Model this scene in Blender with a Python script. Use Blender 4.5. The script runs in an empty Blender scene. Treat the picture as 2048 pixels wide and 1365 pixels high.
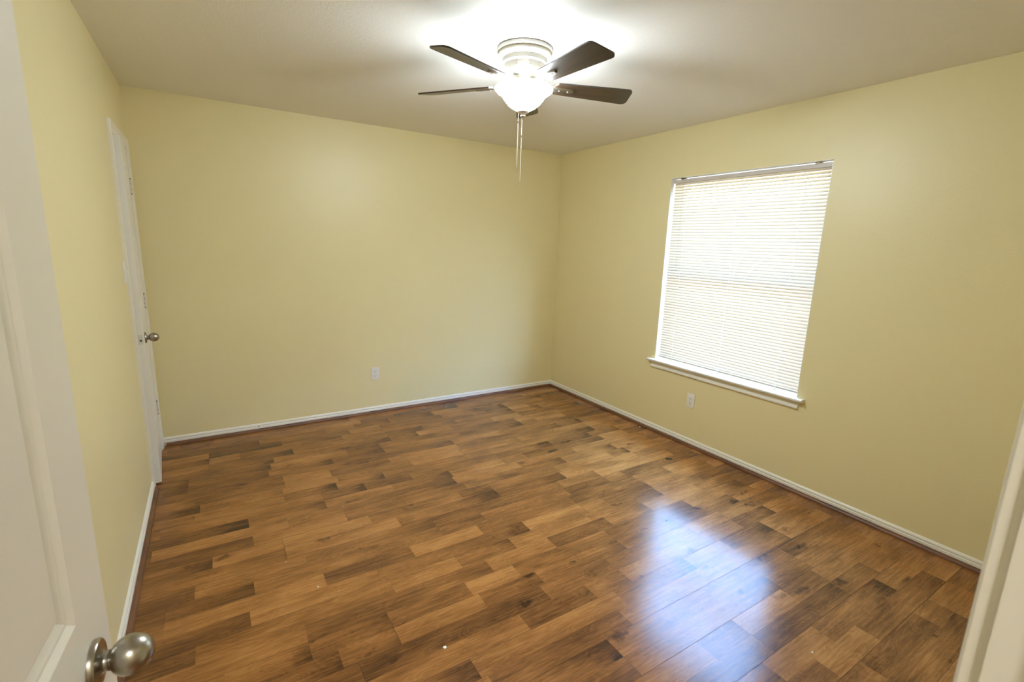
import bpy, bmesh, math, random
from mathutils import Vector, Matrix, Quaternion

C = bpy.context.scene.collection
S = bpy.context.scene
PI = math.pi

# ------------------------------------------------------------------ camera
W, H = 3.534, 2.44           # right wall x, ceiling z (left wall x=0, back wall y=0)
YF = -4.055                  # room face of the entry wall
cam = bpy.data.cameras.new('camera')
cam.sensor_width = 36.0
cam.sensor_fit = 'HORIZONTAL'
cam.lens = 958.14 * 36.0 / 2048.0
cam.clip_start = 0.01
cam.dof.use_dof = True
cam.dof.focus_distance = 3.4
cam.dof.aperture_fstop = 7.0
co = bpy.data.objects.new('camera', cam)
C.objects.link(co)
yaw, pitch, roll = math.radians(32.36436), math.radians(-11.35922), math.radians(1.85618)
fwd = Vector((math.sin(yaw) * math.cos(pitch), math.cos(yaw) * math.cos(pitch), math.sin(pitch)))
rt0 = Vector((math.cos(yaw), -math.sin(yaw), 0))
up0 = rt0.cross(fwd)
rt = rt0 * math.cos(roll) + up0 * math.sin(roll)
up = -rt0 * math.sin(roll) + up0 * math.cos(roll)
M4 = Matrix((rt, up, -fwd)).transposed().to_4x4()
M4.translation = Vector((0.39109, -4.13041, 1.52599))
co.matrix_world = M4
S.camera = co

# ------------------------------------------------------------------ world, exposure
SKY = 60.0
SUN = 150.0
LAMP = 166.0
HALL_FILL = 92.0  # emission of the added hallway fill lamp
S.view_settings.view_transform = 'Standard'
S.view_settings.look = 'None'
S.view_settings.gamma = 1.0
S.view_settings.exposure = 0.0
S.view_settings.use_curve_mapping = False
w = bpy.data.worlds.new('world')
S.world = w
w.use_nodes = True
wn = w.node_tree
bg = wn.nodes['Background']
tc = wn.nodes.new('ShaderNodeTexCoord')
sep = wn.nodes.new('ShaderNodeSeparateXYZ')
rp = wn.nodes.new('ShaderNodeValToRGB')
wn.links.new(tc.outputs['Generated'], sep.inputs[0])
wn.links.new(sep.outputs['Z'], rp.inputs[0])
rp.color_ramp.elements[0].position = 0.0
rp.color_ramp.elements[0].color = (0.62, 0.80, 1.0, 1)
rp.color_ramp.elements[1].position = 0.6
rp.color_ramp.elements[1].color = (0.26, 0.50, 1.0, 1)
wn.links.new(rp.outputs[0], bg.inputs[0])
bg.inputs[1].default_value = SKY
S.cycles.max_bounces = 14
S.cycles.diffuse_bounces = 8
S.cycles.glossy_bounces = 5
S.cycles.transmission_bounces = 8
S.cycles.transparent_max_bounces = 12
S.cycles.sample_clamp_indirect = 8.0
S.cycles.caustics_reflective = False
S.cycles.use_denoising = True

# sun, high behind the house: it lights the ground outside and never enters the window
sun = bpy.data.lights.new('sun', 'SUN')
sun.energy = SUN
sun.angle = math.radians(0.53)
sun.color = (1.0, 0.95, 0.86)
so = bpy.data.objects.new('sun', sun)
so.rotation_euler = Vector((0.42, -0.35, -0.84)).to_track_quat('-Z', 'Y').to_euler()
C.objects.link(so)

# ------------------------------------------------------------------ helpers
def tag(o, label=None, cat=None, group=None, kind=None):
    if label: o['label'] = label
    if cat: o['category'] = cat
    if group: o['group'] = group
    if kind: o['kind'] = kind
    return o

def obj(name, bm, mat, parent=None, smooth=False, angle=35):
    bmesh.ops.recalc_face_normals(bm, faces=bm.faces)
    me = bpy.data.meshes.new(name)
    bm.to_mesh(me)
    bm.free()
    for m in (mat if isinstance(mat, (list, tuple)) else [mat]):
        me.materials.append(m)
    if smooth:
        me.polygons.foreach_set('use_smooth', [True] * len(me.polygons))
        try:
            me.set_sharp_from_angle(angle=math.radians(angle))
        except Exception:
            pass
    o = bpy.data.objects.new(name, me)
    C.objects.link(o)
    if parent is not None:
        o.parent = parent
    return o

def empty(name, loc=(0, 0, 0), rz=0.0, parent=None):
    o = bpy.data.objects.new(name, None)
    o.empty_display_size = 0.05
    o.location = loc
    o.rotation_euler = (0, 0, rz)
    C.objects.link(o)
    if parent is not None:
        o.parent = parent
    return o

def box(bm, x0, x1, y0, y1, z0, z1, mi=0):
    vs = [bm.verts.new((x, y, z)) for x in (x0, x1) for y in (y0, y1) for z in (z0, z1)]
    fs = []
    for idx in ((0, 1, 3, 2), (4, 6, 7, 5), (0, 4, 5, 1), (2, 3, 7, 6), (0, 2, 6, 4), (1, 5, 7, 3)):
        f = bm.faces.new([vs[i] for i in idx])
        f.material_index = mi
        fs.append(f)
    return vs, fs

def bbox(bm, x0, x1, y0, y1, z0, z1, bev=0.002, seg=2):
    t = bmesh.new()
    box(t, x0, x1, y0, y1, z0, z1)
    bmesh.ops.bevel(t, geom=list(t.edges), offset=bev, segments=seg, profile=0.6, affect='EDGES')
    merge(bm, t)

def merge(bm, t, mat=None):
    if mat is not None:
        bmesh.ops.transform(t, matrix=mat, verts=t.verts)
    me = bpy.data.meshes.new('tmp')
    t.to_mesh(me)
    t.free()
    bm.from_mesh(me)
    bpy.data.meshes.remove(me)

def lathe(bm, prof, n=48, mat=None, cap=True):
    """prof: list of (r, z), revolved about z."""
    t = bmesh.new()
    rings = []
    for r, z in prof:
        if r < 1e-6:
            rings.append([t.verts.new((0, 0, z))])
        else:
            rings.append([t.verts.new((r * math.cos(2 * PI * i / n), r * math.sin(2 * PI * i / n), z)) for i in range(n)])
    for a, b in zip(rings[:-1], rings[1:]):
        for i in range(n):
            j = (i + 1) % n
            if len(a) == 1 and len(b) == 1:
                continue
            if len(a) == 1:
                t.faces.new((a[0], b[j], b[i]))
            elif len(b) == 1:
                t.faces.new((a[i], a[j], b[0]))
            else:
                t.faces.new((a[i], a[j], b[j], b[i]))
    if cap:
        for r_ in (rings[0], rings[-1]):
            if len(r_) > 2:
                t.faces.new(r_)
    merge(bm, t, mat)

def cyl(bm, p0, p1, r, n=16):
    p0, p1 = Vector(p0), Vector(p1)
    d = p1 - p0
    q = d.to_track_quat('Z', 'Y').to_matrix().to_4x4()
    q.translation = p0
    lathe(bm, [(r, 0), (r, d.length)], n, q)

def extrude_profile(bm, prof, p0, p1, out, cap=True):
    """prof: (depth along out, height along z) points; swept from p0 to p1 in a straight line."""
    p0, p1, out = Vector(p0), Vector(p1), Vector(out)
    a = [bm.verts.new(p0 + out * d + Vector((0, 0, z))) for d, z in prof]
    b = [bm.verts.new(p1 + out * d + Vector((0, 0, z))) for d, z in prof]
    n = len(prof)
    for i in range(n):
        j = (i + 1) % n
        bm.faces.new((a[i], a[j], b[j], b[i]))
    if cap:
        bm.faces.new(a)
        bm.faces.new(list(reversed(b)))

def sweep(bm, prof, frames):
    """prof: (u,v) pairs; frames: list of (origin, U, V); joins consecutive frames."""
    rings = [[bm.verts.new(Vector(o) + Vector(U) * u + Vector(V) * v) for u, v in prof] for o, U, V in frames]
    n = len(prof)
    for a, b in zip(rings[:-1], rings[1:]):
        for i in range(n):
            j = (i + 1) % n
            bm.faces.new((a[i], a[j], b[j], b[i]))
    bm.faces.new(rings[0])
    bm.faces.new(list(reversed(rings[-1])))

# ------------------------------------------------------------------ materials
def mat(name, col, rough=0.5, metal=0.0, spec=0.5, bump=None, noise=None):
    """bump: (scale, strength, distance); noise: (scale, amount) mild mottling of the colour."""
    m = bpy.data.materials.new(name)
    m.use_nodes = True
    nt = m.node_tree
    b = nt.nodes['Principled BSDF']
    b.inputs['Base Color'].default_value = (*col, 1)
    b.inputs['Roughness'].default_value = rough
    b.inputs['Metallic'].default_value = metal
    b.inputs['Specular IOR Level'].default_value = spec
    tcn = nt.nodes.new('ShaderNodeTexCoord')
    if noise:
        nz = nt.nodes.new('ShaderNodeTexNoise')
        nz.inputs['Scale'].default_value = noise[0]
        nz.inputs['Detail'].default_value = 4
        nt.links.new(tcn.outputs['Object'], nz.inputs['Vector'])
        r = nt.nodes.new('ShaderNodeValToRGB')
        a = noise[1]
        r.color_ramp.elements[0].position = 0.3
        r.color_ramp.elements[1].position = 0.7
        r.color_ramp.elements[0].color = (*[c * (1 - a) for c in col], 1)
        r.color_ramp.elements[1].color = (*[min(1, c * (1 + a)) for c in col], 1)
        nt.links.new(nz.outputs['Fac'], r.inputs[0])
        nt.links.new(r.outputs[0], b.inputs['Base Color'])
    if bump:
        nz = nt.nodes.new('ShaderNodeTexNoise')
        nz.inputs['Scale'].default_value = bump[0]
        nz.inputs['Detail'].default_value = 3
        nt.links.new(tcn.outputs['Object'], nz.inputs['Vector'])
        bp = nt.nodes.new('ShaderNodeBump')
        bp.inputs['Strength'].default_value = bump[1]
        bp.inputs['Distance'].default_value = bump[2]
        nt.links.new(nz.outputs['Fac'], bp.inputs['Height'])
        nt.links.new(bp.outputs[0], b.inputs['Normal'])
    return m

M_wall = mat('cream_wall_paint', (0.775, 0.70, 0.42), 0.40, spec=0.5, bump=(160, 0.35, 0.0015), noise=(1.2, 0.015))
M_ceil = mat('ceiling_paint', (0.82, 0.81, 0.785), 0.8, spec=0.25, bump=(90, 0.5, 0.002))
M_white = mat('white_trim_paint', (0.80, 0.785, 0.73), 0.33, spec=0.5, bump=(30, 0.08, 0.001))
M_door = mat('white_door_paint', (0.80, 0.785, 0.735), 0.36, spec=0.5, bump=(60, 0.12, 0.0006))
M_plate = mat('white_plastic', (0.80, 0.79, 0.76), 0.35)
M_dark = mat('dark_slot', (0.03, 0.028, 0.025), 0.6)
M_nickel = mat('brushed_nickel', (0.40, 0.375, 0.335), 0.28, 1.0, noise=(6, 0.06))
M_satin = mat('pale_satin_nickel', (0.80, 0.775, 0.71), 0.42, 1.0)
M_brass = mat('antique_bronze', (0.20, 0.16, 0.10), 0.4, 1.0)
M_hinge = mat('painted_hinge', (0.66, 0.64, 0.58), 0.45)
M_gap = mat('dark_pin_metal', (0.07, 0.055, 0.035), 0.6, 0.3)  # dark metal of the hinge pins and the nail
M_vinyl = mat('window_vinyl', (0.82, 0.82, 0.80), 0.4)
M_headrail = mat('headrail_enamel', (0.62, 0.58, 0.56), 0.4)
M_cord = mat('blind_cord', (0.86, 0.84, 0.80), 0.8)
M_chain = mat('chain_pale_metal', (0.78, 0.74, 0.66), 0.4, 0.4)
M_chip = mat('paint_chip_white', (0.85, 0.82, 0.72), 0.7)
M_ground = mat('pale_outdoor_ground', (0.46, 0.40, 0.30), 0.9, noise=(1.5, 0.2))
M_fence = mat('tan_boundary_wall', (0.34, 0.25, 0.16), 0.9, noise=(2, 0.15))
M_hall = mat('hallway_paint', (0.74, 0.68, 0.50), 0.6)
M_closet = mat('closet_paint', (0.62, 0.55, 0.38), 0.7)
M_sub = mat('laminate_joint', (0.035, 0.018, 0.009), 0.7)

def wood_shoe():
    m = bpy.data.materials.new('brown_wood_shoe')
    m.use_nodes = True
    nt = m.node_tree
    b = nt.nodes['Principled BSDF']
    tcn = nt.nodes.new('ShaderNodeTexCoord')
    mp = nt.nodes.new('ShaderNodeMapping')
    mp.inputs['Scale'].default_value = (6, 6, 60)
    nz = nt.nodes.new('ShaderNodeTexNoise')
    nz.inputs['Scale'].default_value = 1.0
    nz.inputs['Detail'].default_value = 5
    r = nt.nodes.new('ShaderNodeValToRGB')
    r.color_ramp.elements[0].position = 0.3
    r.color_ramp.elements[0].color = (0.085, 0.034, 0.016, 1)
    r.color_ramp.elements[1].position = 0.72
    r.color_ramp.elements[1].color = (0.21, 0.09, 0.042, 1)
    nt.links.new(tcn.outputs['Object'], mp.inputs[0])
    nt.links.new(mp.outputs[0], nz.inputs['Vector'])
    nt.links.new(nz.outputs['Fac'], r.inputs[0])
    nt.links.new(r.outputs[0], b.inputs['Base Color'])
    b.inputs['Roughness'].default_value = 0.42
    return m
M_shoe = wood_shoe()

def N(nt, t, **kw):
    n = nt.nodes.new(t)
    for k, v in kw.items():
        if k in n.inputs.keys():
            n.inputs[k].default_value = v
        else:
            setattr(n, k, v)
    return n

def laminate():
    m = bpy.data.materials.new('oak_laminate_strips')
    m.use_nodes = True
    nt = m.node_tree
    L = nt.links.new
    b = nt.nodes['Principled BSDF']
    tcn = N(nt, 'ShaderNodeTexCoord')
    tone = N(nt, 'ShaderNodeAttribute', attribute_name='tone')
    seed = N(nt, 'ShaderNodeAttribute', attribute_name='seed')
    comb = N(nt, 'ShaderNodeCombineXYZ')
    mul = N(nt, 'ShaderNodeMath', operation='MULTIPLY')
    mul.inputs[1].default_value = 37.0
    L(seed.outputs['Fac'], mul.inputs[0])
    L(mul.outputs[0], comb.inputs['X'])
    L(mul.outputs[0], comb.inputs['Z'])
    add = N(nt, 'ShaderNodeVectorMath', operation='ADD')
    L(tcn.outputs['Object'], add.inputs[0])
    L(comb.outputs[0], add.inputs[1])
    def mapped(sx, sy):
        mp = N(nt, 'ShaderNodeMapping')
        mp.inputs['Scale'].default_value = (sx, sy, 1)
        L(add.outputs[0], mp.inputs[0])
        return mp
    # long tone drift inside a strip
    n1 = N(nt, 'ShaderNodeTexNoise', Scale=1.0, Detail=2.0)
    L(mapped(3.2, 9).outputs[0], n1.inputs['Vector'])
    # streaky grain
    n2 = N(nt, 'ShaderNodeTexNoise', Scale=1.0, Detail=6.0, Roughness=0.62, Distortion=0.4)
    L(mapped(5.0, 95).outputs[0], n2.inputs['Vector'])
    # cathedral figure: distorted rings along the strip
    n3 = N(nt, 'ShaderNodeTexNoise', Scale=1.0, Detail=1.5, Distortion=0.9)
    L(mapped(3.4, 17).outputs[0], n3.inputs['Vector'])
    fr = N(nt, 'ShaderNodeMath', operation='MULTIPLY')
    fr.inputs[1].default_value = 13.0
    L(n3.outputs['Fac'], fr.inputs[0])
    sn = N(nt, 'ShaderNodeMath', operation='SINE')
    fr2 = N(nt, 'ShaderNodeMath', operation='MULTIPLY')
    fr2.inputs[1].default_value = 6.283
    L(fr.outputs[0], fr2.inputs[0])
    L(fr2.outputs[0], sn.inputs[0])
    # fine pores
    n4 = N(nt, 'ShaderNodeTexNoise', Scale=1.0, Detail=3.0, Roughness=0.7)
    L(mapped(26, 340).outputs[0], n4.inputs['Vector'])
    # sparse knots
    vo = N(nt, 'ShaderNodeTexVoronoi', Scale=1.0)
    n5 = N(nt, 'ShaderNodeTexNoise', Scale=22.0, Detail=3.0)
    L(add.outputs[0], n5.inputs['Vector'])
    va = N(nt, 'ShaderNodeVectorMath', operation='SCALE')
    va.inputs['Scale'].default_value = 0.55
    L(n5.outputs['Color'], va.inputs[0])
    vb = N(nt, 'ShaderNodeVectorMath', operation='ADD')
    L(mapped(3.6, 8.5).outputs[0], vb.inputs[0])
    L(va.outputs[0], vb.inputs[1])
    L(vb.outputs[0], vo.inputs['Vector'])
    kn = N(nt, 'ShaderNodeMapRange', interpolation_type='SMOOTHSTEP')
    kn.inputs['From Min'].default_value = 0.03
    kn.inputs['From Max'].default_value = 0.24
    kn.inputs['To Min'].default_value = 1.0
    kn.inputs['To Max'].default_value = 0.0
    L(vo.outputs['Distance'], kn.inputs['Value'])
    sepc = N(nt, 'ShaderNodeSeparateColor')
    L(vo.outputs['Color'], sepc.inputs[0])
    gate = N(nt, 'ShaderNodeMath', operation='GREATER_THAN')
    gate.inputs[1].default_value = 0.62
    L(sepc.outputs[0], gate.inputs[0])
    kk = N(nt, 'ShaderNodeMath', operation='MULTIPLY')
    L(kn.outputs[0], kk.inputs[0])
    L(gate.outputs[0], kk.inputs[1])
    # sum up: tone + drift + grain + rings
    def madd(a, k, c):
        n = N(nt, 'ShaderNodeMath', operation='MULTIPLY_ADD')
        L(a, n.inputs[0])
        n.inputs[1].default_value = k
        if isinstance(c, float):
            n.inputs[2].default_value = c
        else:
            L(c, n.inputs[2])
        return n.outputs[0]
    v = madd(tone.outputs['Fac'], 0.38, -0.50)
    v = madd(n1.outputs['Fac'], 0.70, v)
    v = madd(n2.outputs['Fac'], 0.78, v)
    v = madd(sn.outputs[0], 0.045, v)
    v = madd(n4.outputs['Fac'], 0.22, v)
    v = madd(kk.outputs[0], -0.42, v)
    # smoky figure towards one end of some strips (part of the printed wood)
    al = N(nt, 'ShaderNodeAttribute', attribute_name='along')
    fg = N(nt, 'ShaderNodeAttribute', attribute_name='figure')
    n6 = N(nt, 'ShaderNodeTexNoise', Scale=1.0, Detail=4.0, Roughness=0.6, Distortion=0.8)
    L(mapped(11, 26).outputs[0], n6.inputs['Vector'])
    sw6 = N(nt, 'ShaderNodeMath', operation='MULTIPLY_ADD')
    L(n6.outputs['Fac'], sw6.inputs[0])
    sw6.inputs[1].default_value = 0.7
    L(al.outputs['Fac'], sw6.inputs[2])
    ed = N(nt, 'ShaderNodeMapRange', interpolation_type='SMOOTHSTEP')
    ed.inputs['From Min'].default_value = 0.95
    ed.inputs['From Max'].default_value = 1.45
    L(sw6.outputs[0], ed.inputs['Value'])
    ef = N(nt, 'ShaderNodeMath', operation='MULTIPLY')
    L(ed.outputs[0], ef.inputs[0])
    L(fg.outputs['Fac'], ef.inputs[1])
    v = madd(ef.outputs[0], -0.38, v)
    v = madd(n6.outputs['Fac'], 0.22, v)
    r = N(nt, 'ShaderNodeValToRGB')
    cr = r.color_ramp
    cr.elements[0].position = 0.05
    cr.elements[0].color = (0.036, 0.015, 0.006, 1)
    cr.elements[1].position = 0.98
    cr.elements[1].color = (0.41, 0.19, 0.056, 1)
    e = cr.elements.new(0.30); e.color = (0.088, 0.037, 0.0125, 1)
    e = cr.elements.new(0.52); e.color = (0.180, 0.075, 0.022, 1)
    e = cr.elements.new(0.74); e.color = (0.285, 0.123, 0.034, 1)
    L(v, r.inputs[0])
    L(r.outputs[0], b.inputs['Base Color'])
    rr = N(nt, 'ShaderNodeMapRange')
    rr.inputs['To Min'].default_value = 0.15
    rr.inputs['To Max'].default_value = 0.23
    L(n2.outputs['Fac'], rr.inputs['Value'])
    L(rr.outputs[0], b.inputs['Roughness'])
    b.inputs['Specular IOR Level'].default_value = 0.36
    bp = N(nt, 'ShaderNodeBump')
    bp.inputs['Strength'].default_value = 0.12
    bp.inputs['Distance'].default_value = 0.0006
    L(n2.outputs['Fac'], bp.inputs['Height'])
    L(bp.outputs[0], b.inputs['Normal'])
    return m
M_floor = laminate()

def blade_wood():
    m = bpy.data.materials.new('dark_walnut_blade')
    m.use_nodes = True
    nt = m.node_tree
    L = nt.links.new
    b = nt.nodes['Principled BSDF']
    tcn = N(nt, 'ShaderNodeTexCoord')
    mp = N(nt, 'ShaderNodeMapping')
    mp.inputs['Scale'].default_value = (4, 60, 4)
    nz = N(nt, 'ShaderNodeTexNoise', Scale=1.0, Detail=5.0, Distortion=0.5)
    r = N(nt, 'ShaderNodeValToRGB')
    r.color_ramp.elements[0].position = 0.3
    r.color_ramp.elements[0].color = (0.010, 0.006, 0.004, 1)
    r.color_ramp.elements[1].position = 0.6
    r.color_ramp.elements[1].color = (0.042, 0.023, 0.012, 1)
    L(tcn.outputs['Object'], mp.inputs[0])
    L(mp.outputs[0], nz.inputs['Vector'])
    L(nz.outputs['Fac'], r.inputs[0])
    L(r.outputs[0], b.inputs['Base Color'])
    b.inputs['Specular IOR Level'].default_value = 0.75
    b.inputs['Roughness'].default_value = 0.30
    return m
M_blade = blade_wood()

def slat_mat():
    m = bpy.data.materials.new('translucent_blind_vinyl')
    m.use_nodes = True
    nt = m.node_tree
    L = nt.links.new
    out = nt.nodes['Material Output']
    nt.nodes.remove(nt.nodes['Principled BSDF'])
    d = N(nt, 'ShaderNodeBsdfDiffuse')
    d.inputs[0].default_value = (0.53, 0.46, 0.345, 1)
    t = N(nt, 'ShaderNodeBsdfTranslucent')
    t.inputs[0].default_value = (0.80, 0.72, 0.55, 1)
    g = N(nt, 'ShaderNodeBsdfGlossy')
    g.inputs['Roughness'].default_value = 0.35
    mx = N(nt, 'ShaderNodeMixShader')
    mx.inputs[0].default_value = 0.05
    L(d.outputs[0], mx.inputs[1])
    L(t.outputs[0], mx.inputs[2])
    m2 = N(nt, 'ShaderNodeMixShader')
    m2.inputs[0].default_value = 0.04
    L(mx.outputs[0], m2.inputs[1])
    L(g.outputs[0], m2.inputs[2])
    L(m2.outputs[0], out.inputs[0])
    return m
M_slat = slat_mat()

def glass_mat(name, rough=0.0):
    m = bpy.data.materials.new(name)
    m.use_nodes = True
    nt = m.node_tree
    L = nt.links.new
    out = nt.nodes['Material Output']
    nt.nodes.remove(nt.nodes['Principled BSDF'])
    t = N(nt, 'ShaderNodeBsdfTransparent')
    t.inputs[0].default_value = (0.93, 0.95, 0.94, 1)
    g = N(nt, 'ShaderNodeBsdfGlossy')
    g.inputs['Roughness'].default_value = rough
    mx = N(nt, 'ShaderNodeMixShader')
    mx.inputs[0].default_value = 0.07
    L(t.outputs[0], mx.inputs[1])
    L(g.outputs[0], mx.inputs[2])
    L(mx.outputs[0], out.inputs[0])
    return m
M_glass = glass_mat('window_glass')

def wand_mat():
    m = glass_mat('clear_wand_plastic', 0.1)
    return m
M_wand = wand_mat()

def lamp_mat():
    m = bpy.data.materials.new('lit_frosted_globe')
    m.use_nodes = True
    nt = m.node_tree
    b = nt.nodes['Principled BSDF']
    b.inputs['Base Color'].default_value = (0.9, 0.88, 0.84, 1)
    b.inputs['Roughness'].default_value = 0.4
    b.inputs['Emission Color'].default_value = (0.88, 0.985, 1.04, 1)
    b.inputs['Emission Strength'].default_value = LAMP
    return m
M_lamp = lamp_mat()

# ------------------------------------------------------------------ room shell
T = 0.12
def struct(name, bm, m, label, cat, **kw):
    o = obj(name, bm, m, **kw)
    return tag(o, label, cat, kind='structure')

# closet opening in the left wall (jamb to jamb), entry opening, window opening
CL0, CL1, DH = -0.678, -0.112, 2.045         # closet: near jamb, hinge jamb, head height
EN0, EN1 = 0.108, 0.886                       # entry door opening
WY0, WY1, WZ0, WZ1 = -2.616, -1.438, 0.605, 2.078

JT = 0.018                                    # jamb thickness
bm = bmesh.new()
box(bm, -T, W + 0.16, 0, T, -0.1, H + 0.1)
struct('wall_back', bm, M_wall, 'cream painted back wall facing the doorway', 'wall')

bm = bmesh.new()
box(bm, -T, 0, CL1 + JT, 0, -0.1, H + 0.1)
box(bm, -T, 0, YF, CL0 - JT, -0.1, H + 0.1)
box(bm, -T, 0, CL0 - JT, CL1 + JT, DH + JT, H + 0.1)
bmesh.ops.remove_doubles(bm, verts=bm.verts, dist=1e-5)
struct('wall_left', bm, M_wall, 'cream painted left wall with the narrow closet door', 'wall')

bm = bmesh.new()
box(bm, W, W + 0.16, WY1, 0, -0.1, H + 0.1)
box(bm, W, W + 0.16, YF - T, WY0, -0.1, H + 0.1)
box(bm, W, W + 0.16, WY0, WY1, WZ1, H + 0.1)
box(bm, W, W + 0.16, WY0, WY1, -0.1, WZ0 - 0.002)
struct('wall_right', bm, M_wall, 'cream painted right wall around the window', 'wall')

bm = bmesh.new()
box(bm, -T, EN0 - JT, YF - T, YF, -0.1, H + 0.1)
box(bm, EN1 + JT, W, YF - T, YF, -0.1, H + 0.1)
box(bm, EN0 - JT, EN1 + JT, YF - T, YF, DH + JT, H + 0.1)
struct('wall_front', bm, M_wall, 'cream painted wall around the entry doorway', 'wall')

bm = bmesh.new()
box(bm, -T, W + 0.16, YF - T, T, H, H + 0.1)
struct('ceiling', bm, M_ceil, 'textured off-white ceiling holding the fan', 'ceiling')

# hallway shell behind the camera and the closet behind the ajar door
bm = bmesh.new()
hx0, hx1, hy = -0.7, 2.3, -5.5
box(bm, hx0 - 0.1, hx1 + 0.1, hy - 0.1, hy, 0.0, H)
box(bm, hx0 - 0.1, hx0, hy, YF - T, 0.0, H)
box(bm, hx0 - 0.1, -T, YF - T, YF - T + 0.1, 0.0, H + 0.1)
box(bm, hx1, hx1 + 0.1, hy, YF - T, 0.0, H)
box(bm, hx0 - 0.1, hx1 + 0.1, hy - 0.1, YF - T, H, H + 0.1)
struct('wall_hallway', bm, M_hall, 'hallway walls and ceiling outside the entry door', 'wall')
# added unseen fill light for the jamb and door mouldings, shaped as a dome
M_fill = mat('hallway_fill_dome', (0.9, 0.9, 0.88), 0.5)
M_fill.node_tree.nodes['Principled BSDF'].inputs['Emission Color'].default_value = (0.98, 0.98, 0.96, 1)
M_fill.node_tree.nodes['Principled BSDF'].inputs['Emission Strength'].default_value = HALL_FILL
hl = empty('hallway_fill_lamp', (0.2, -5.0, H))
tag(hl, 'added unseen fill lamp, dome-shaped, on the hallway ceiling behind the doorway', 'lamp', kind='structure')
bm = bmesh.new()
lathe(bm, [(0, 0), (0.165, 0), (0.165, -0.022), (0.150, -0.026), (0, -0.026)], 40)
obj('fill_base', bm, M_white, hl, smooth=True, angle=35)
bm = bmesh.new()
lathe(bm, [(0.148, -0.026), (0.142, -0.045), (0.118, -0.066), (0.075, -0.080), (0.0, -0.086)], 40, cap=False)
obj('fill_dome', bm, M_fill, hl, smooth=True, angle=80)
bm = bmesh.new()
box(bm, -0.82, -0.72, -1.0, 0.0, 0.0, H)
box(bm, -0.72, -T, -1.0, -0.9, 0.0, H)
box(bm, -0.72, -T, 0.0, 0.1, 0.0, H)
box(bm, -0.82, -T, -1.0, 0.1, H, H + 0.1)
struct('wall_closet', bm, M_closet, 'inside walls of the narrow closet', 'wall')

# ---- floor: laminate strips, two strips to a board; end joints as in the photograph
rnd = random.Random(11)
SW = 0.095
Y0 = -2.97                                    # a board joint
fixed = {}
def end(x, ymid, tl, tr):
    r = math.floor((ymid - Y0) / SW)
    fixed.setdefault(r, []).append((x, tl, tr))
for e_ in [(1.147, -2.06, .28, .85), (.952, -2.15, .72, .42), (1.43, -2.335, .30, .85), (1.271, -2.44, .25, .85),
           (1.293, -2.53, .75, .30), (1.77, -2.15, .35, .82), (1.622, -2.24, .42, .75), (1.383, -2.73, .74, .22),
           (1.045, -1.68, .88, .42), (1.83, -2.82, .78, .45), (1.765, -2.92, .33, .68), (1.615, -3.02, .35, .66),
           (1.615, -3.11, .22, .62), (2.79, -3.21, .27, .76), (3.0, -3.40, .36, .80), (2.58, -3.49, .86, .42),
           (2.25, -3.49, .40, .86), (.23, -1.87, .42, .85), (.452, -1.96, .24, .58), (.424, -2.16, .38, .85),
           (.238, -2.25, .15, .55), (.605, -2.37, .75, .36), (.605, -2.465, .70, .33)]:
    end(*e_)
bm = bmesh.new()
lt = bm.verts.layers.float.new('tone')
ls = bm.verts.layers.float.new('seed')
la = bm.verts.layers.float.new('along')
le = bm.verts.layers.float.new('figure')
r0 = math.floor((-5.6 - Y0) / SW)
r1 = math.ceil((0.0 - Y0) / SW)
for r in range(r0, r1):
    ya, yb = Y0 + r * SW, Y0 + (r + 1) * SW
    pair = r // 2
    g0 = 0.0007 if r % 2 == 0 else 0.0
    g1 = 0.0007 if r % 2 == 1 else 0.0
    prand = random.Random(500 + pair)
    bl = 1.21
    off = prand.random() * bl
    fx = sorted(fixed.get(r, []))
    # board ends of this row (shared by both strips)
    bends = []
    x = -0.9 - off
    while x < W + 0.3:
        bends.append(x)
        x += bl
    if r in (-1, -2):
        bends = [1.615 - 2 * bl, 1.615 - bl, 1.615, 1.615 + bl, 1.615 + 2 * bl]
    xs = [-0.9]
    tones = []
    cuts = sorted([f[0] for f in fx])
    # free cuts, kept away from the fixed ones
    x = -0.9 + rnd.uniform(0.1, 0.5)
    free = []
    while x < W + 0.2:
        if all(abs(x - c) > 0.24 for c in cuts):
            free.append(x)
        x += rnd.choice((0.3, 0.4, 0.5, 0.6, 0.75))
    for bx in bends:
        if -0.8 < bx < W and all(abs(bx - c) > 0.2 for c in cuts):
            free = [f for f in free if abs(f - bx) > 0.16] + [bx]
    allc = sorted(cuts + free)
    edges_ = [-0.9] + [c for c in allc if -0.9 < c < W + 0.15] + [W + 0.15]
    prev = rnd.random()
    for a, b_ in zip(edges_[:-1], edges_[1:]):
        t = None
        for fxx, tl, tr in fx:
            if abs(b_ - fxx) < 1e-6: t = tl if t is None else t
            if abs(a - fxx) < 1e-6: t = tr if t is None else t
        if t is None:
            t = min(1, max(0, rnd.gauss(0.52, 0.22)))
            if abs(t - prev) < 0.15:
                t = min(1, max(0, t + rnd.choice((-0.22, 0.22))))
        prev = t
        sd = rnd.random()
        ga = 0.0006 if any(abs(a - q) < 1e-6 for q in bends) else 0.0
        gb = 0.0006 if any(abs(b_ - q) < 1e-6 for q in bends) else 0.0
        y0_, y1_ = ya + g0, min(yb - g1, 0.1)
        vs = [bm.verts.new(p) for p in ((a + ga, y0_, 0), (b_ - gb, y0_, 0), (b_ - gb, y1_, 0), (a + ga, y1_, 0))]
        for v in vs:
            v[lt] = t
            v[ls] = sd
        fg = rnd.choice((0.0, 0.0, 0.3, 0.6, 1.0)) if t < 0.72 else 0.0
        for v, al in zip(vs, (0.0, 1.0, 1.0, 0.0)):
            v[la] = al
            v[le] = fg
        bm.faces.new(vs)
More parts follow.
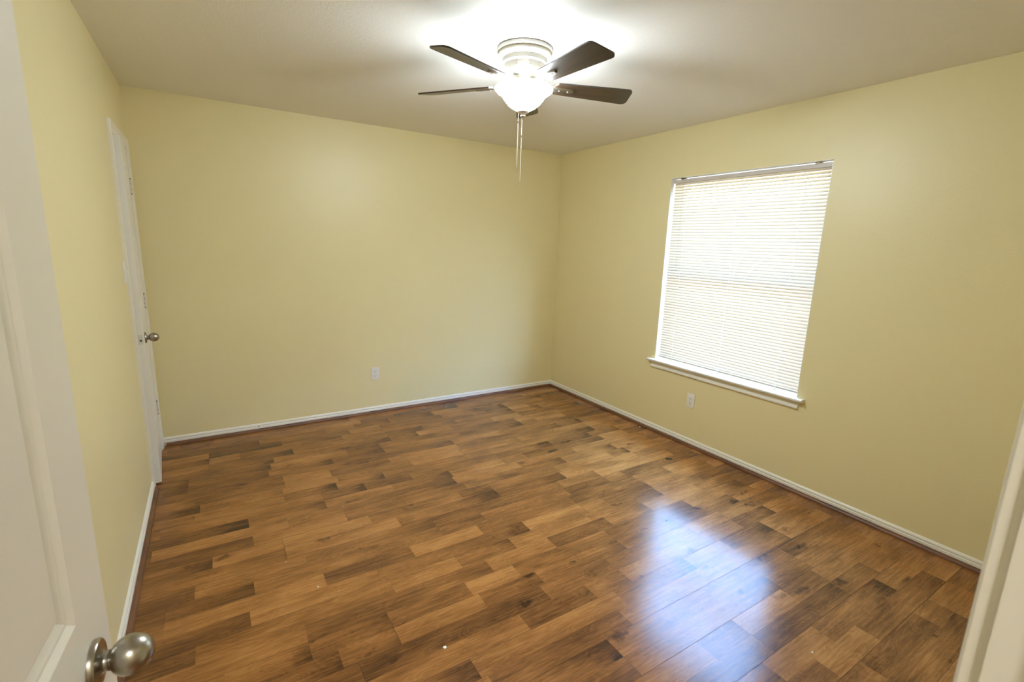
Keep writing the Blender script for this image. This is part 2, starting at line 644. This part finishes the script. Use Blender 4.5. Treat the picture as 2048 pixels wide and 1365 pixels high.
vs, fs = box(bm, -0.9, W + 0.15, -5.6, 0.1, -0.1, -0.0015, mi=1)
o = struct('floor', bm, [M_floor, M_sub], 'brown oak strip laminate floor of the empty bedroom', 'floor')
for p in o.data.polygons:
    if p.center.z > -0.001 and p.normal.z < 0:
        p.flip()

# ---- baseboards and shoe moulding
BB = [(0, 0), (0.0125, 0), (0.0125, 0.031), (0.0115, 0.034), (0.0075, 0.0355), (0.0065, 0.0385), (0.0075, 0.041),
      (0.0100, 0.0425), (0.0102, 0.046), (0.0085, 0.051), (0.0045, 0.0555), (0.0015, 0.058), (0, 0.0585)]
SH = [(0.0126, 0.0005)] + [(0.0126 + 0.0195 * math.cos(a), 0.0005 + 0.0195 * math.sin(a)) for a in [i * PI / 16 for i in range(9)]]
CT = 0.058                                    # casing width
cl_near = CL0 - 0.005 - CT                    # outer edge of the near closet casing
cl_far = CL1 + 0.005 + CT
en_left, en_right = EN0 - 0.005 - CT, EN1 + 0.005 + CT
def run(kind, name, p0, p1, out, label, cat):
    bm = bmesh.new()
    extrude_profile(bm, BB if kind == 'b' else SH, p0, p1, out)
    return struct(name, bm, M_white if kind == 'b' else M_shoe, label, cat, smooth=(kind != 'b'), angle=40)
run('b', 'baseboard_back', (0.0, 0, 0), (W, 0, 0), (0, -1, 0), 'low white baseboard along the back wall', 'baseboard')
run('b', 'baseboard_left', (0, YF, 0), (0, cl_near, 0), (1, 0, 0), 'low white baseboard along the left wall', 'baseboard')
run('b', 'baseboard_right', (W, YF, 0), (W, 0, 0), (-1, 0, 0), 'low white baseboard under the window wall', 'baseboard')
run('b', 'baseboard_front', (en_right, YF, 0), (W, YF, 0), (0, 1, 0), 'low white baseboard along the entry wall', 'baseboard')
run('s', 'trim_1', (0.03, 0, 0), (W, 0, 0), (0, -1, 0), 'brown shoe moulding at the foot of the back wall', 'moulding')
run('s', 'trim_2', (0, YF, 0), (0, cl_near, 0), (1, 0, 0), 'brown shoe moulding at the foot of the left wall', 'moulding')
run('s', 'trim_3', (W, YF, 0), (W, 0, 0), (-1, 0, 0), 'brown shoe moulding at the foot of the window wall', 'moulding')
run('s', 'trim_4', (en_right, YF, 0), (W, YF, 0), (0, 1, 0), 'brown shoe moulding at the foot of the entry wall', 'moulding')

# ---- door casings + jambs
# casing profile: u from inner edge (0) outwards (CT), v = thickness off the wall
CP = [(0, 0), (0, 0.0065), (0.002, 0.0085), (0.010, 0.0095), (0.018, 0.0105), (0.022, 0.0100), (0.030, 0.0125), (0.044, 0.0160),
      (0.054, 0.0168), (0.0575, 0.0150), (CT, 0.012), (CT, 0)]
def casing(bm, a, b, top, plane, axis, nrm):
    """U-shaped casing round an opening from a to b (along axis 'x' or 'y') with head at top."""
    def P(t, z):
        return Vector((t, plane, z)) if axis == 'x' else Vector((plane, t, z))
    A = Vector((1, 0, 0)) if axis == 'x' else Vector((0, 1, 0))
    Z = Vector((0, 0, 1))
    n = Vector(nrm)
    fr = [(P(a, 0.0), -A, n), (P(a, top), -A + Z, n), (P(b, top), A + Z, n), (P(b, 0.0), A, n)]
    sweep(bm, CP, fr)

def jamb(bm, a, b, top, p0, p1, axis, stop0, stop1):
    def B(t0, t1, q0, q1, z0, z1):
        if axis == 'x':
            box(bm, t0, t1, min(q0, q1), max(q0, q1), z0, z1)
        else:
            box(bm, min(q0, q1), max(q0, q1), t0, t1, z0, z1)
    B(a - JT, a, p0, p1, 0, top + JT)
    B(b, b + JT, p0, p1, 0, top + JT)
    B(a, b, p0, p1, top, top + JT)
    B(a, a + 0.010, stop0, stop1, 0, top)
    B(b - 0.010, b, stop0, stop1, 0, top)
    B(a + 0.010, b - 0.010, stop0, stop1, top - 0.010, top)

t5 = empty('trim_5', (0, CL0, 0))
tag(t5, 'white casing and jamb around the narrow closet door', 'door frame', kind='structure')
bm = bmesh.new()
casing(bm, CL0 - 0.005, CL1 + 0.005, DH + 0.005, 0.0, 'y', (1, 0, 0))
o = obj('casing', bm, M_white, t5); o.location = (0, -CL0, 0)
bm = bmesh.new()
jamb(bm, CL0, CL1, DH, -T, -0.001, 'y', -0.075, -0.038)
o = obj('jamb', bm, M_white, t5); o.location = (0, -CL0, 0)

t6 = empty('trim_6', (EN0, YF, 0))
tag(t6, 'white casing and jamb around the entry doorway', 'door frame', kind='structure')
bm = bmesh.new()
casing(bm, EN0 - 0.005, EN1 + 0.005, DH + 0.005, YF, 'x', (0, 1, 0))
o = obj('casing', bm, M_white, t6, smooth=True, angle=30); o.location = (-EN0, -YF, 0)
bm = bmesh.new()
jamb(bm, EN0, EN1, DH, YF - T, YF - 0.006, 'x', YF - 0.075, YF - 0.038)
for x0_, x1_ in ((EN0 - JT, EN0 - 0.0025), (EN1 + 0.006, EN1 + JT)):
    box(bm, x0_, x1_, YF - 0.006, YF, 0, DH + JT)
box(bm, EN0 - 0.0025, EN1 + 0.0025, YF - 0.006, YF, DH + 0.0025, DH + JT)
o = obj('jamb', bm, M_white, t6); o.location = (-EN0, -YF, 0)

# ---- six-panel door leaf
def panel_side(bm, wd, ht, panels, x, sgn):
    """one face of a leaf lying in the y-z plane at x, hinge at y=0, free edge at y=-wd... (y in 0..wd)."""
    ys = sorted({0.0, wd} | {p[0] for p in panels} | {p[1] for p in panels})
    zs = sorted({0.0, ht} | {p[2] for p in panels} | {p[3] for p in panels})
    def V(y, z, d=0.0):
        return bm.verts.new((x - sgn * d, y, z))
    for i in range(len(ys) - 1):
        for j in range(len(zs) - 1):
            yc, zc = (ys[i] + ys[i + 1]) / 2, (zs[j] + zs[j + 1]) / 2
            if any(p[0] < yc < p[1] and p[2] < zc < p[3] for p in panels):
                continue
            bm.faces.new([V(ys[i], zs[j]), V(ys[i + 1], zs[j]), V(ys[i + 1], zs[j + 1]), V(ys[i], zs[j + 1])])
    rings = [(0, 0), (0.011, 0.0052), (0.0145, 0.0056), (0.0165, 0.0044), (0.0185, 0.0050), (0.031, 0.0100), (0.034, 0.0100), (0.0375, 0.0040), (0.040, 0.0035)]
    for p in panels:
        prev = None
        for ins, d in rings:
            y0, y1, z0, z1 = p[0] + ins, p[1] - ins, p[2] + ins, p[3] - ins
            cur = [V(y0, z0, d), V(y1, z0, d), V(y1, z1, d), V(y0, z1, d)]
            if prev:
                for k in range(4):
                    bm.faces.new((prev[k], prev[(k + 1) % 4], cur[(k + 1) % 4], cur[k]))
            prev = cur
        bm.faces.new(prev)

def leaf_mesh(wd, ht, th, stile, mull):
    pw = (wd - 2 * stile - mull) / 2
    cols = [(stile, stile + pw), (stile + pw + mull, wd - stile)]
    rows = [(0.235, 0.80), (1.012, 1.60), (1.715, 1.915)]
    panels = [(a, b, c, d) for a, b in cols for c, d in rows]
    bm = bmesh.new()
    panel_side(bm, wd, ht, panels, 0.0, 1)
    panel_side(bm, wd, ht, panels, -th, -1)
    def Q(*ps):
        bm.faces.new([bm.verts.new(p) for p in ps])
    Q((0, 0, 0), (0, 0, ht), (-th, 0, ht), (-th, 0, 0))
    Q((0, wd, 0), (-th, wd, 0), (-th, wd, ht), (0, wd, ht))
    Q((0, 0, 0), (-th, 0, 0), (-th, wd, 0), (0, wd, 0))
    Q((0, 0, ht), (0, wd, ht), (-th, wd, ht), (-th, 0, ht))
    bmesh.ops.remove_doubles(bm, verts=bm.verts, dist=1e-5)
    return bm

KNOB_ROSE = [(0, 0.0), (0.0325, 0.0), (0.0325, 0.0055), (0.0305, 0.0080), (0.023, 0.0092), (0.0165, 0.0110), (0.0135, 0.0135),
             (0.0130, 0.0165), (0.0137, 0.0185), (0.0125, 0.0188), (0, 0.0188)]
def egg():
    pr = [(0.0112, 0.0188), (0.0112, 0.0198)]
    n = 22
    L0, L1 = 0.0198, 0.0700
    for i in range(1, n + 1):
        t = i / n
        a = PI * (0.13 + 0.87 * t)
        z = L0 + (L1 - L0) * (math.cos(PI * 0.13) - math.cos(a)) / (math.cos(PI * 0.13) + 1)
        r = 0.0268 * math.sin(a) ** 0.90 * (1.0 + 0.07 * math.cos(a))
        pr.append((max(r, 0.0), z))
    pr[-1] = (0, pr[-1][1])
    return pr
def add_knob(parent, y, z, x, sgn):
    q = Matrix.Translation((x, y, z)) @ Matrix.Rotation(sgn * PI / 2, 4, 'Y')
    bm = bmesh.new()
    lathe(bm, KNOB_ROSE, 48, q)
    kr = obj('knob_rose', bm, M_nickel, parent, smooth=True, angle=40)
    bm = bmesh.new()
    lathe(bm, egg(), 48, q)
    return kr, obj('knob', bm, M_nickel, parent, smooth=True, angle=60)

# entry door: open against the left wall
a = math.radians(5.0)
wd = 0.757
hx, hy_ = 0.1525, -4.029
d1 = empty('door_1', (hx, hy_, 0.012), -a)
tag(d1, 'white six-panel entry door opened against the left wall', 'door', kind='structure')
obj('door_leaf', leaf_mesh(wd, 2.027, 0.035, 0.110, 0.105), M_door, d1)
kr, kb = add_knob(d1, wd - 0.076, 0.921, 0.0, 1)
kr['label'] = 'round satin nickel rose'; kb['label'] = 'egg-shaped satin nickel knob'
kr, kb = add_knob(d1, wd - 0.070, 0.906, -0.035, -1)
bm = bmesh.new()
bbox(bm, -0.030, -0.005, wd - 0.001, wd + 0.0008, 0.878, 0.934, 0.0003, 1)
obj('latch_plate', bm, M_nickel, d1)
for hz in (0.22, 1.02, 1.80):
    bm = bmesh.new()
    cyl(bm, (-0.040, -0.004, hz - 0.044), (-0.040, -0.004, hz + 0.044), 0.0055)
    obj('hinge', bm, M_nickel, d1, smooth=True)

# closet door: hinged by the back corner, standing slightly ajar
wc = 0.556
d2 = empty('door_2', (0.006, CL1 - 0.003, 0.010), PI + math.radians(3.6))
tag(d2, 'narrow white six-panel closet door standing slightly ajar', 'door', kind='structure')
# leaf built with its room face at x=0 towards local -x
bm = leaf_mesh(wc, 2.027, 0.035, 0.095, 0.085)
bmesh.ops.transform(bm, matrix=Matrix.Translation((0.035, 0, 0)), verts=bm.verts)
obj('door_leaf', bm, M_door, d2)
add_knob(d2, wc - 0.060, 0.905, 0.0, -1)
bm = bmesh.new()
bbox(bm, 0.006, 0.030, wc - 0.001, wc + 0.0009, 0.876, 0.934, 0.0003, 1)
lp = obj('latch_plate', bm, M_hinge, d2)
bm = bmesh.new()
bbox(bm, 0.013, 0.022, wc, wc + 0.004, 0.892, 0.904, 0.001, 1)
obj('latch_bolt', bm, M_brass, lp)
for hz in (1.805, 1.07, 0.318):
    bm = bmesh.new()
    for k in range(3):
        z0 = hz - 0.045 + k * 0.0303
        cyl(bm, (-0.0035, -0.0015, z0 + 0.0008), (-0.0035, -0.0015, z0 + 0.0288), 0.0062)
    bbox(bm, -0.0012, 0.0006, 0.001, 0.020, hz - 0.045, hz + 0.045, 0.0002, 1)
    hg = obj('hinge', bm, M_hinge, d2, smooth=True)
    bm = bmesh.new()
    cyl(bm, (-0.0035, -0.0015, hz - 0.049), (-0.0035, -0.0015, hz + 0.049), 0.0046)
    cyl(bm, (-0.0035, -0.0015, hz - 0.0475), (-0.0035, -0.0015, hz - 0.0455), 0.0066)
    cyl(bm, (-0.0035, -0.0015, hz + 0.0455), (-0.0035, -0.0015, hz + 0.0475), 0.0066)
    obj('hinge_pin', bm, M_gap, hg)

# ---- window
w1 = empty('window_1', (W + 0.10, (WY0 + WY1) / 2, WZ0))
tag(w1, 'white single-hung window behind the lowered blind', 'window', kind='structure')
def loc(o):
    o.location = (-(W + 0.10), -(WY0 + WY1) / 2, -WZ0)
    return o
bm = bmesh.new()
fx0, fx1 = W + 0.105, W + 0.155
f = 0.04
zs_ = WZ0 + 0.012
box(bm, fx0, fx1, WY0, WY0 + f, zs_, WZ1)
box(bm, fx0, fx1, WY1 - f, WY1, zs_, WZ1)
box(bm, fx0, fx1, WY0 + f, WY1 - f, zs_, zs_ + f)
box(bm, fx0, fx1, WY0 + f, WY1 - f, WZ1 - f, WZ1)
zm = (WZ0 + WZ1) / 2
box(bm, fx0 + 0.006, fx1 - 0.006, WY0 + f, WY1 - f, zm - 0.022, zm + 0.022)
loc(obj('window_frame', bm, M_vinyl, w1))
for z0, z1, xx in ((zs_ + f, zm - 0.022, fx0 + 0.02), (zm + 0.022, WZ1 - f, fx0 + 0.032)):
    bm = bmesh.new()
    bm.faces.new([bm.verts.new(p) for p in ((xx, WY0 + f, z0), (xx, WY1 - f, z0), (xx, WY1 - f, z1), (xx, WY0 + f, z1))])
    loc(obj('pane', bm, M_glass, w1))
# reveal lining (white returns)
bm = bmesh.new()
box(bm, W + 0.0005, fx0, WY0, WY0 + 0.004, zs_, WZ1)
box(bm, W + 0.0005, fx0, WY1 - 0.004, WY1, zs_, WZ1)
box(bm, W + 0.0005, fx0, WY0, WY1, WZ1 - 0.004, WZ1)
loc(obj('reveal', bm, M_white, w1))
# stool (inner sill) with ears, bullnosed
bm = bmesh.new()
zt, zb = 0.6205, 0.6025
sx0 = W - 0.042
pts = [(sx0, -1.388), (sx0, -2.664), (W, -2.664), (W, WY0), (fx0 + 0.004, WY0), (fx0 + 0.004, WY1), (W, WY1), (W, -1.388)]
top = [bm.verts.new((x, y, zt)) for x, y in pts]
bot = [bm.verts.new((x, y, zb)) for x, y in pts]
bm.faces.new(top)
bm.faces.new(list(reversed(bot)))
sides = []
for i in range(len(pts)):
    j = (i + 1) % len(pts)
    bm.faces.new((top[i], bot[i], bot[j], top[j]))
be = [e for e in bm.edges if all(abs(v.co.x - sx0) < 1e-6 for v in e.verts) and abs(e.verts[0].co.z - e.verts[1].co.z) < 1e-6]
bmesh.ops.bevel(bm, geom=be, offset=0.007, segments=4, profile=0.5, affect='EDGES')
loc(obj('window_sill', bm, M_white, w1, smooth=True, angle=40))
# apron: flat board with a cove below the sill
AP = [(0, 0.545), (0.006, 0.545), (0.012, 0.548), (0.0155, 0.553), (0.0155, 0.560), (0.012, 0.566), (0.0095, 0.572), (0.009, 0.6025), (0, 0.6025)]
bm = bmesh.new()
extrude_profile(bm, AP, (W, -1.412, 0), (W, -2.632, 0), (-1, 0, 0))
loc(obj('apron', bm, M_white, w1, smooth=True, angle=40))

# ---- blind
bx = W + 0.041
by0, by1 = WY0 + 0.006, WY1 - 0.008
bl = empty('window_blind', (bx, (by0 + by1) / 2, 0.63))
tag(bl, 'white horizontal slat blind lowered and closed over the bright window', 'blind')
def bloc(o):
    o.location = (-bx, -(by0 + by1) / 2, -0.63)
    return o
bm = bmesh.new()
HR = [(-0.019, 2.0660), (-0.019, 2.0630), (-0.0175, 2.0625), (-0.0175, 2.0415), (-0.015, 2.0395), (0.015, 2.0395), (0.0175, 2.0415), (0.0175, 2.0660),
      (0.015, 2.0660), (0.015, 2.0450), (-0.0145, 2.0450), (-0.0145, 2.0660)]
extrude_profile(bm, HR, (bx, by0, 0), (bx, by1, 0), (1, 0, 0))
bloc(obj('headrail', bm, M_headrail, bl))
for yy in (-1.530, -2.516):
    bm = bmesh.new()
    bbox(bm, bx - 0.0215, bx + 0.018, yy - 0.013, yy + 0.013, 2.0640, 2.0740, 0.0006, 1)
    o = bloc(obj('bracket', bm, M_brass, bl))
    o['label'] = 'dark mounting bracket'
pitch_s = 0.0214
ang = math.radians(62)
zt_s, zb_s = 2.034, 0.655
ns = int((zt_s - zb_s) / pitch_s) + 1
sw = 0.0255
smesh = None
for k in range(ns):
    z = zt_s - k * pitch_s
    if smesh is None:
        bm = bmesh.new()
        nn = 6
        rows = []
        for i in range(nn + 1):
            t = i / nn - 0.5
            cam_ = 0.0016 * (1 - (2 * t) ** 2)
            # inner edge low, outer edge high; crown faces the room
            px = t * sw * math.cos(ang) - cam_ * math.sin(ang)
            pz = t * sw * math.sin(ang) + cam_ * math.cos(ang)
            rows.append([bm.verts.new((px, yy, pz)) for yy in (by0 + 0.003 - (by0 + by1) / 2, by1 - 0.003 - (by0 + by1) / 2)])
        for p, q in zip(rows[:-1], rows[1:]):
            bm.faces.new((p[0], p[1], q[1], q[0]))
        o = obj('slat', bm, M_slat, bl, smooth=True, angle=80)
        smesh = o.data
    else:
        o = bpy.data.objects.new('slat', smesh)
        C.objects.link(o)
        o.parent = bl
    o.location = (0, 0, z - 0.63)
zr = zt_s - ns * pitch_s
bm = bmesh.new()
bbox(bm, bx - 0.0125, bx + 0.0125, by0 + 0.003, by1 - 0.003, max(zr - 0.006, 0.6222), max(zr - 0.006, 0.6222) + 0.014, 0.003, 2)
bloc(obj('bottom_rail', bm, M_slat, bl, smooth=True, angle=40))
for yy in (-1.582, -2.013, -2.452):
    bm = bmesh.new()
    for dx in (-0.0085, 0.0085):
        cyl(bm, (bx + dx, yy, max(zr, 0.63)), (bx + dx, yy, 2.0405), 0.0009, 6)
    for k in range(ns):
        z = zt_s - k * pitch_s
        cyl(bm, (bx - 0.0085, yy, z - 0.0105), (bx + 0.0085, yy, z - 0.0095 + 0.0135), 0.0007, 5)
    bbox(bm, bx - 0.0135, bx - 0.0105, yy - 0.006, yy + 0.006, 0.6215, 0.645, 0.0005, 1)
    bloc(obj('ladder_cord', bm, M_cord, bl))
bm = bmesh.new()
cyl(bm, (bx - 0.024, -1.548, 2.030), (bx - 0.023, -1.550, 1.362), 0.0042, 8)
cyl(bm, (bx - 0.016, -1.548, 2.052), (bx - 0.024, -1.548, 2.028), 0.0018, 8)
wn_ = bloc(obj('tilt_wand', bm, M_wand, bl, smooth=True))
wn_['label'] = 'clear plastic tilt wand'

# ---- outdoors, seen only as light between the slats
bm = bmesh.new()
box(bm, W + 0.3, W + 14, -12, 8, -0.5, -0.35)
struct('ground', bm, M_ground, 'pale ground outside the window', 'ground')

bm = bmesh.new()
box(bm, W + 4.2, W + 4.4, -11, 7, -0.5, 2.3)
struct('wall_outdoors', bm, M_fence, 'warm tan boundary wall outside the window', 'wall')

# ------------------------------------------------------------------ ceiling fan
FX, FY = 1.748, -2.022
fan = empty('ceiling_fan', (FX, FY, H))
tag(fan, 'flush-mount ceiling fan with five dark blades and lit glass globe', 'ceiling fan')
def fz(z): return z - H
bm = bmesh.new()
lathe(bm, [(0, 0), (0.131, 0), (0.133, fz(2.434)), (0.133, fz(2.424)), (0.129, fz(2.421)), (0.126, fz(2.4205)), (0.124, fz(2.416)), (0.127, fz(2.412)),
           (0.128, fz(2.404)), (0.122, fz(2.397)), (0.114, fz(2.392)), (0, fz(2.392))], 64)
obj('canopy', bm, M_satin, fan, smooth=True, angle=30)
bm = bmesh.new()
lathe(bm, [(0.0, fz(2.393)), (0.108, fz(2.393)), (0.108, fz(2.372)), (0.104, fz(2.369)), (0.101, fz(2.366)), (0.1, fz(2.335)), (0.094, fz(2.322)), (0.082, fz(2.312)), (0, fz(2.312))], 64)
for k in range(10):
    a_ = 2 * PI * k / 10
    t = bmesh.new()
    bbox(t, 0.099, 0.1035, -0.0055, 0.0055, fz(2.362), fz(2.338), 0.001, 1)
    merge(bm, t, Matrix.Rotation(a_, 4, 'Z'))
obj('motor_housing', bm, M_satin, fan, smooth=True, angle=35)
bm = bmesh.new()
lathe(bm, [(0, fz(2.313)), (0.06, fz(2.313)), (0.062, fz(2.306)), (0.052, fz(2.300)), (0.05, fz(2.289)), (0.1, fz(2.282)), (0.104, fz(2.276)), (0.104, fz(2.270)), (0, fz(2.270))], 56)
obj('light_fitter', bm, M_satin, fan, smooth=True, angle=35)
# bell-shaped frosted globe
gp = [(0.118, 2.278), (0.132, 2.273), (0.1385, 2.2655), (0.138, 2.258), (0.132, 2.251), (0.1215, 2.246), (0.1125, 2.240), (0.1055, 2.232), (0.0985, 2.222),
      (0.090, 2.210), (0.078, 2.196), (0.062, 2.183), (0.042, 2.172), (0.020, 2.167), (0.0, 2.166)]
bm = bmesh.new()
lathe(bm, [(r, fz(z)) for r, z in gp], 64, cap=False)
for v in bm.verts:                            # faint lobed ribs of the pressed glass
    r = math.hypot(v.co.x, v.co.y)
    if r > 0.05:
        k = 1 + 0.012 * math.cos(12 * math.atan2(v.co.y, v.co.x))
        v.co.x *= k
        v.co.y *= k
gl = obj('globe', bm, M_lamp, fan, smooth=True, angle=80)
gl['label'] = 'lit white bell-shaped glass globe'
bm = bmesh.new()
lathe(bm, [(0, fz(2.168)), (0.0285, fz(2.169)), (0.0292, fz(2.164)), (0.0262, fz(2.158)), (0.0175, fz(2.153)), (0.0125, fz(2.150)), (0.0125, fz(2.147)),
           (0.0148, fz(2.1445)), (0.0142, fz(2.140)), (0.0085, fz(2.135)), (0, fz(2.134))], 32)
obj('finial', bm, M_satin, fan, smooth=True, angle=35)
# blades
BZ = 2.283
BR0, BR1 = 0.165, 0.558
pb = math.radians(-13.0)
def blade_mesh():
    bm = bmesh.new()
    # outline in local x (along) / y (across); slanted rounded tip
    up_, dn = [], []
    w0, w1_ = 0.047, 0.0650
    out = []
    out.append((BR0, -w0))
    out.append((BR1 - 0.060, -w1_))
    for i in range(7):
        a_ = -PI / 2 + (PI / 2) * i / 6
        out.append((BR1 - 0.030 + 0.024 * math.cos(a_), -w1_ + 0.026 + 0.026 * math.sin(a_)))
    for i in range(7):
        a_ = (PI / 2) * i / 6
        out.append((BR1 - 0.018 + 0.024 * math.cos(a_), w1_ - 0.026 + 0.026 * math.sin(a_)))
    out.append((BR0, w0))
    out.append((BR0 - 0.012, w0 * 0.6))
    out.append((BR0 - 0.012, -w0 * 0.6))
    t = 0.0034
    a = [bm.verts.new((x, y, t)) for x, y in out]
    b = [bm.verts.new((x, y, -t)) for x, y in out]
    bm.faces.new(a)
    bm.faces.new(list(reversed(b)))
    n = len(out)
    for i in range(n):
        j = (i + 1) % n
        bm.faces.new((a[i], b[i], b[j], a[j]))
    return bm
def iron_mesh():
    bm = bmesh.new()
    pts = [(0.060, 0.014, 0.022), (0.095, 0.012, 0.018), (0.130, 0.014, 0.006), (0.160, 0.018, -0.006), (0.235, 0.015, -0.0062), (0.252, 0.008, -0.0062)]
    prev = None
    for x, hw, z in pts:
        cur = [bm.verts.new((x, -hw, z + 0.003)), bm.verts.new((x, hw, z + 0.003)), bm.verts.new((x, hw * 0.8, z - 0.004)), bm.verts.new((x, -hw * 0.8, z - 0.004))]
        if prev:
            for i in range(4):
                j = (i + 1) % 4
                bm.faces.new((prev[i], prev[j], cur[j], cur[i]))
        else:
            bm.faces.new(cur)
        prev = cur
    bm.faces.new(list(reversed(prev)))
    for sx in (0.18, 0.225):
        lathe(bm, [(0, -0.0125), (0.0035, -0.0120), (0.0045, -0.0100), (0, -0.0100)], 12, Matrix.Translation((sx, 0, 0)))
    return bm
bmh = None
for k in range(5):
    th = math.radians(198.54 - 72 * k)
    if bmh is None:
        b_ = obj('blade', blade_mesh(), M_blade, fan)
        ir = obj('blade_iron', iron_mesh(), M_nickel, b_, smooth=True, angle=30)
        bmh, irh = b_.data, ir.data
    else:
        b_ = bpy.data.objects.new('blade', bmh)
        C.objects.link(b_)
        b_.parent = fan
        ir = bpy.data.objects.new('blade_iron', irh)
        C.objects.link(ir)
        ir.parent = b_
    b_.location = (0, 0, fz(BZ))
    b_.rotation_mode = 'QUATERNION'
    b_.rotation_quaternion = Quaternion((0, 0, 1), th) @ Quaternion((1, 0, 0), pb)
    ir['label'] = 'nickel blade bracket'
# pull chains
def chain(dx, dy, z0, z1, zc):
    bm = bmesh.new()
    cyl(bm, (dx, dy, fz(z0)), (dx, dy, fz(z1)), 0.0010, 6)
    c = obj('pull_chain', bm, M_chain, fan)
    c['label'] = 'thin pale pull chain'
    q = Matrix.Translation((dx, dy, 0))
    bm = bmesh.new()
    lathe(bm, [(0, fz(zc) + 0.006), (0.0022, fz(zc) + 0.005), (0.0029, fz(zc)), (0.0022, fz(zc) - 0.005), (0, fz(zc) - 0.006)], 12, q)
    obj('chain_coupling', bm, M_nickel, c, smooth=True)
    bm = bmesh.new()
    lathe(bm, [(0, fz(z1) + 0.010), (0.0022, fz(z1) + 0.008), (0.0032, fz(z1) - 0.002), (0.0032, fz(z1) - 0.024), (0, fz(z1) - 0.027)], 12, q)
    obj('pull_bob', bm, M_wand, c, smooth=True)
rv = Vector((math.cos(yaw), -math.sin(yaw), 0))
p1_ = rv * -0.0225
p2_ = rv * -0.0040
chain(p1_.x, p1_.y, 2.153, 1.905, 2.115)
chain(p2_.x, p2_.y, 2.135, 1.835, 2.050)

# ------------------------------------------------------------------ outlets and switch
def outlet(name, loc_, rz, label):
    r = empty(name, loc_, rz)
    tag(r, label, 'outlet', 'white duplex outlets low on the walls')
    bm = bmesh.new()
    bbox(bm, -0.035, 0.035, -0.0055, 0.0, -0.0572, 0.0572, 0.0022, 2)
    obj('cover_plate', bm, M_plate, r, smooth=True, angle=40)
    for s in (1, -1):
        bm = bmesh.new()
        zc = s * 0.0195
        t = bmesh.new()
        lathe(t, [(0, 0), (0.0168, 0), (0.0168, 0.0018), (0.0160, 0.0024), (0, 0.0024)], 32)
        for v in t.verts:
            v.co.y = max(-0.0135, min(0.0135, v.co.y))
        merge(bm, t, Matrix.Translation((0, -0.0055, zc)) @ Matrix.Rotation(PI / 2, 4, 'X'))
        rc = obj('receptacle', bm, M_plate, r)
        bm = bmesh.new()
        bbox(bm, -0.0075, -0.0055, -0.0083, -0.0070, zc - 0.001, zc + 0.007, 0.0002, 1)
        bbox(bm, 0.0055, 0.0075, -0.0083, -0.0070, zc - 0.000, zc + 0.006, 0.0002, 1)
        lathe(bm, [(0, 0), (0.0026, 0), (0.0026, 0.0013), (0, 0.0013)], 14, Matrix.Translation((0, -0.0070, zc - 0.0072)) @ Matrix.Rotation(PI / 2, 4, 'X'))
        obj('slots', bm, M_dark, rc)
    bm = bmesh.new()
    lathe(bm, [(0, 0), (0.003, 0), (0.0028, 0.001), (0, 0.0013)], 14, Matrix.Translation((0, -0.0055, 0)) @ Matrix.Rotation(PI / 2, 4, 'X'))
    obj('screw', bm, M_plate, r)
    return r
outlet('wall_outlet', (1.5765, 0.0, 0.363), 0.0, 'white duplex outlet low on the back wall')
outlet('wall_outlet', (W, -1.835, 0.3645), -PI / 2, 'white duplex outlet on the right wall below the window sill')

sw_ = empty('light_switch', (0.0, -0.800, 1.312), PI / 2)
tag(sw_, 'white toggle light switch on the left wall beside the closet door', 'light switch')
bm = bmesh.new()
bbox(bm, -0.035, 0.035, -0.0055, 0.0, -0.0572, 0.0572, 0.0022, 2)
obj('cover_plate', bm, M_plate, sw_, smooth=True, angle=40)
bm = bmesh.new()
bbox(bm, -0.005, 0.005, -0.018, -0.0045, 0.000, 0.012, 0.0015, 2)
obj('toggle', bm, M_plate, sw_, smooth=True, angle=40)

# ------------------------------------------------------------------ small leftovers on floor and trim
def chip(x, y, z, s, label, seed):
    rr = random.Random(seed)
    bm = bmesh.new()
    n = 7
    o_ = [(s * (0.7 + 0.5 * rr.random()) * math.cos(2 * PI * i / n), s * (0.6 + 0.5 * rr.random()) * math.sin(2 * PI * i / n)) for i in range(n)]
    a = [bm.verts.new((p[0], p[1], 0.0016 + 0.0008 * rr.random())) for p in o_]
    b = [bm.verts.new((p[0], p[1], 0.0)) for p in o_]
    bm.faces.new(a)
    bm.faces.new(list(reversed(b)))
    for i in range(n):
        j = (i + 1) % n
        bm.faces.new((a[i], b[i], b[j], a[j]))
    o = obj('paint_chip', bm, M_chip)
    o.location = (x, y, z)
    tag(o, label, 'paint chip', 'white paint chips left on the floor')
    return o
chip(1.047, -2.686, 0.0, 0.0078, 'largest white paint chip on the floor, near the bottom centre', 1)
chip(0.694, -2.102, 0.0, 0.0032, 'tiny white paint chip on the left floor, the nearer to the doorway of two', 2)
chip(0.595, -1.850, 0.0, 0.0030, 'tiny white paint chip on the left floor, the farther from the doorway of two', 3)
chip(2.275, -3.425, 0.0, 0.0038, 'small white paint chip on the floor near the right doorway casing', 4)
chip(3.478, -1.392, 0.0, 0.0060, 'white paint chip on the floor against the right wall shoe', 5)

# dark nail left in the groove of the back baseboard
bm = bmesh.new()
lathe(bm, [(0, 0), (0.0016, 0.0), (0.0016, 0.008), (0.0042, 0.0082), (0.0042, 0.0095), (0, 0.010)], 12, Matrix.Rotation(PI / 2, 4, 'X'))
nl = obj('nail', bm, M_gap, smooth=True)
nl.location = (0.632, -0.0035, 0.0385)
tag(nl, 'tiny dark nail head in the white baseboard left of the back wall outlet', 'nail')
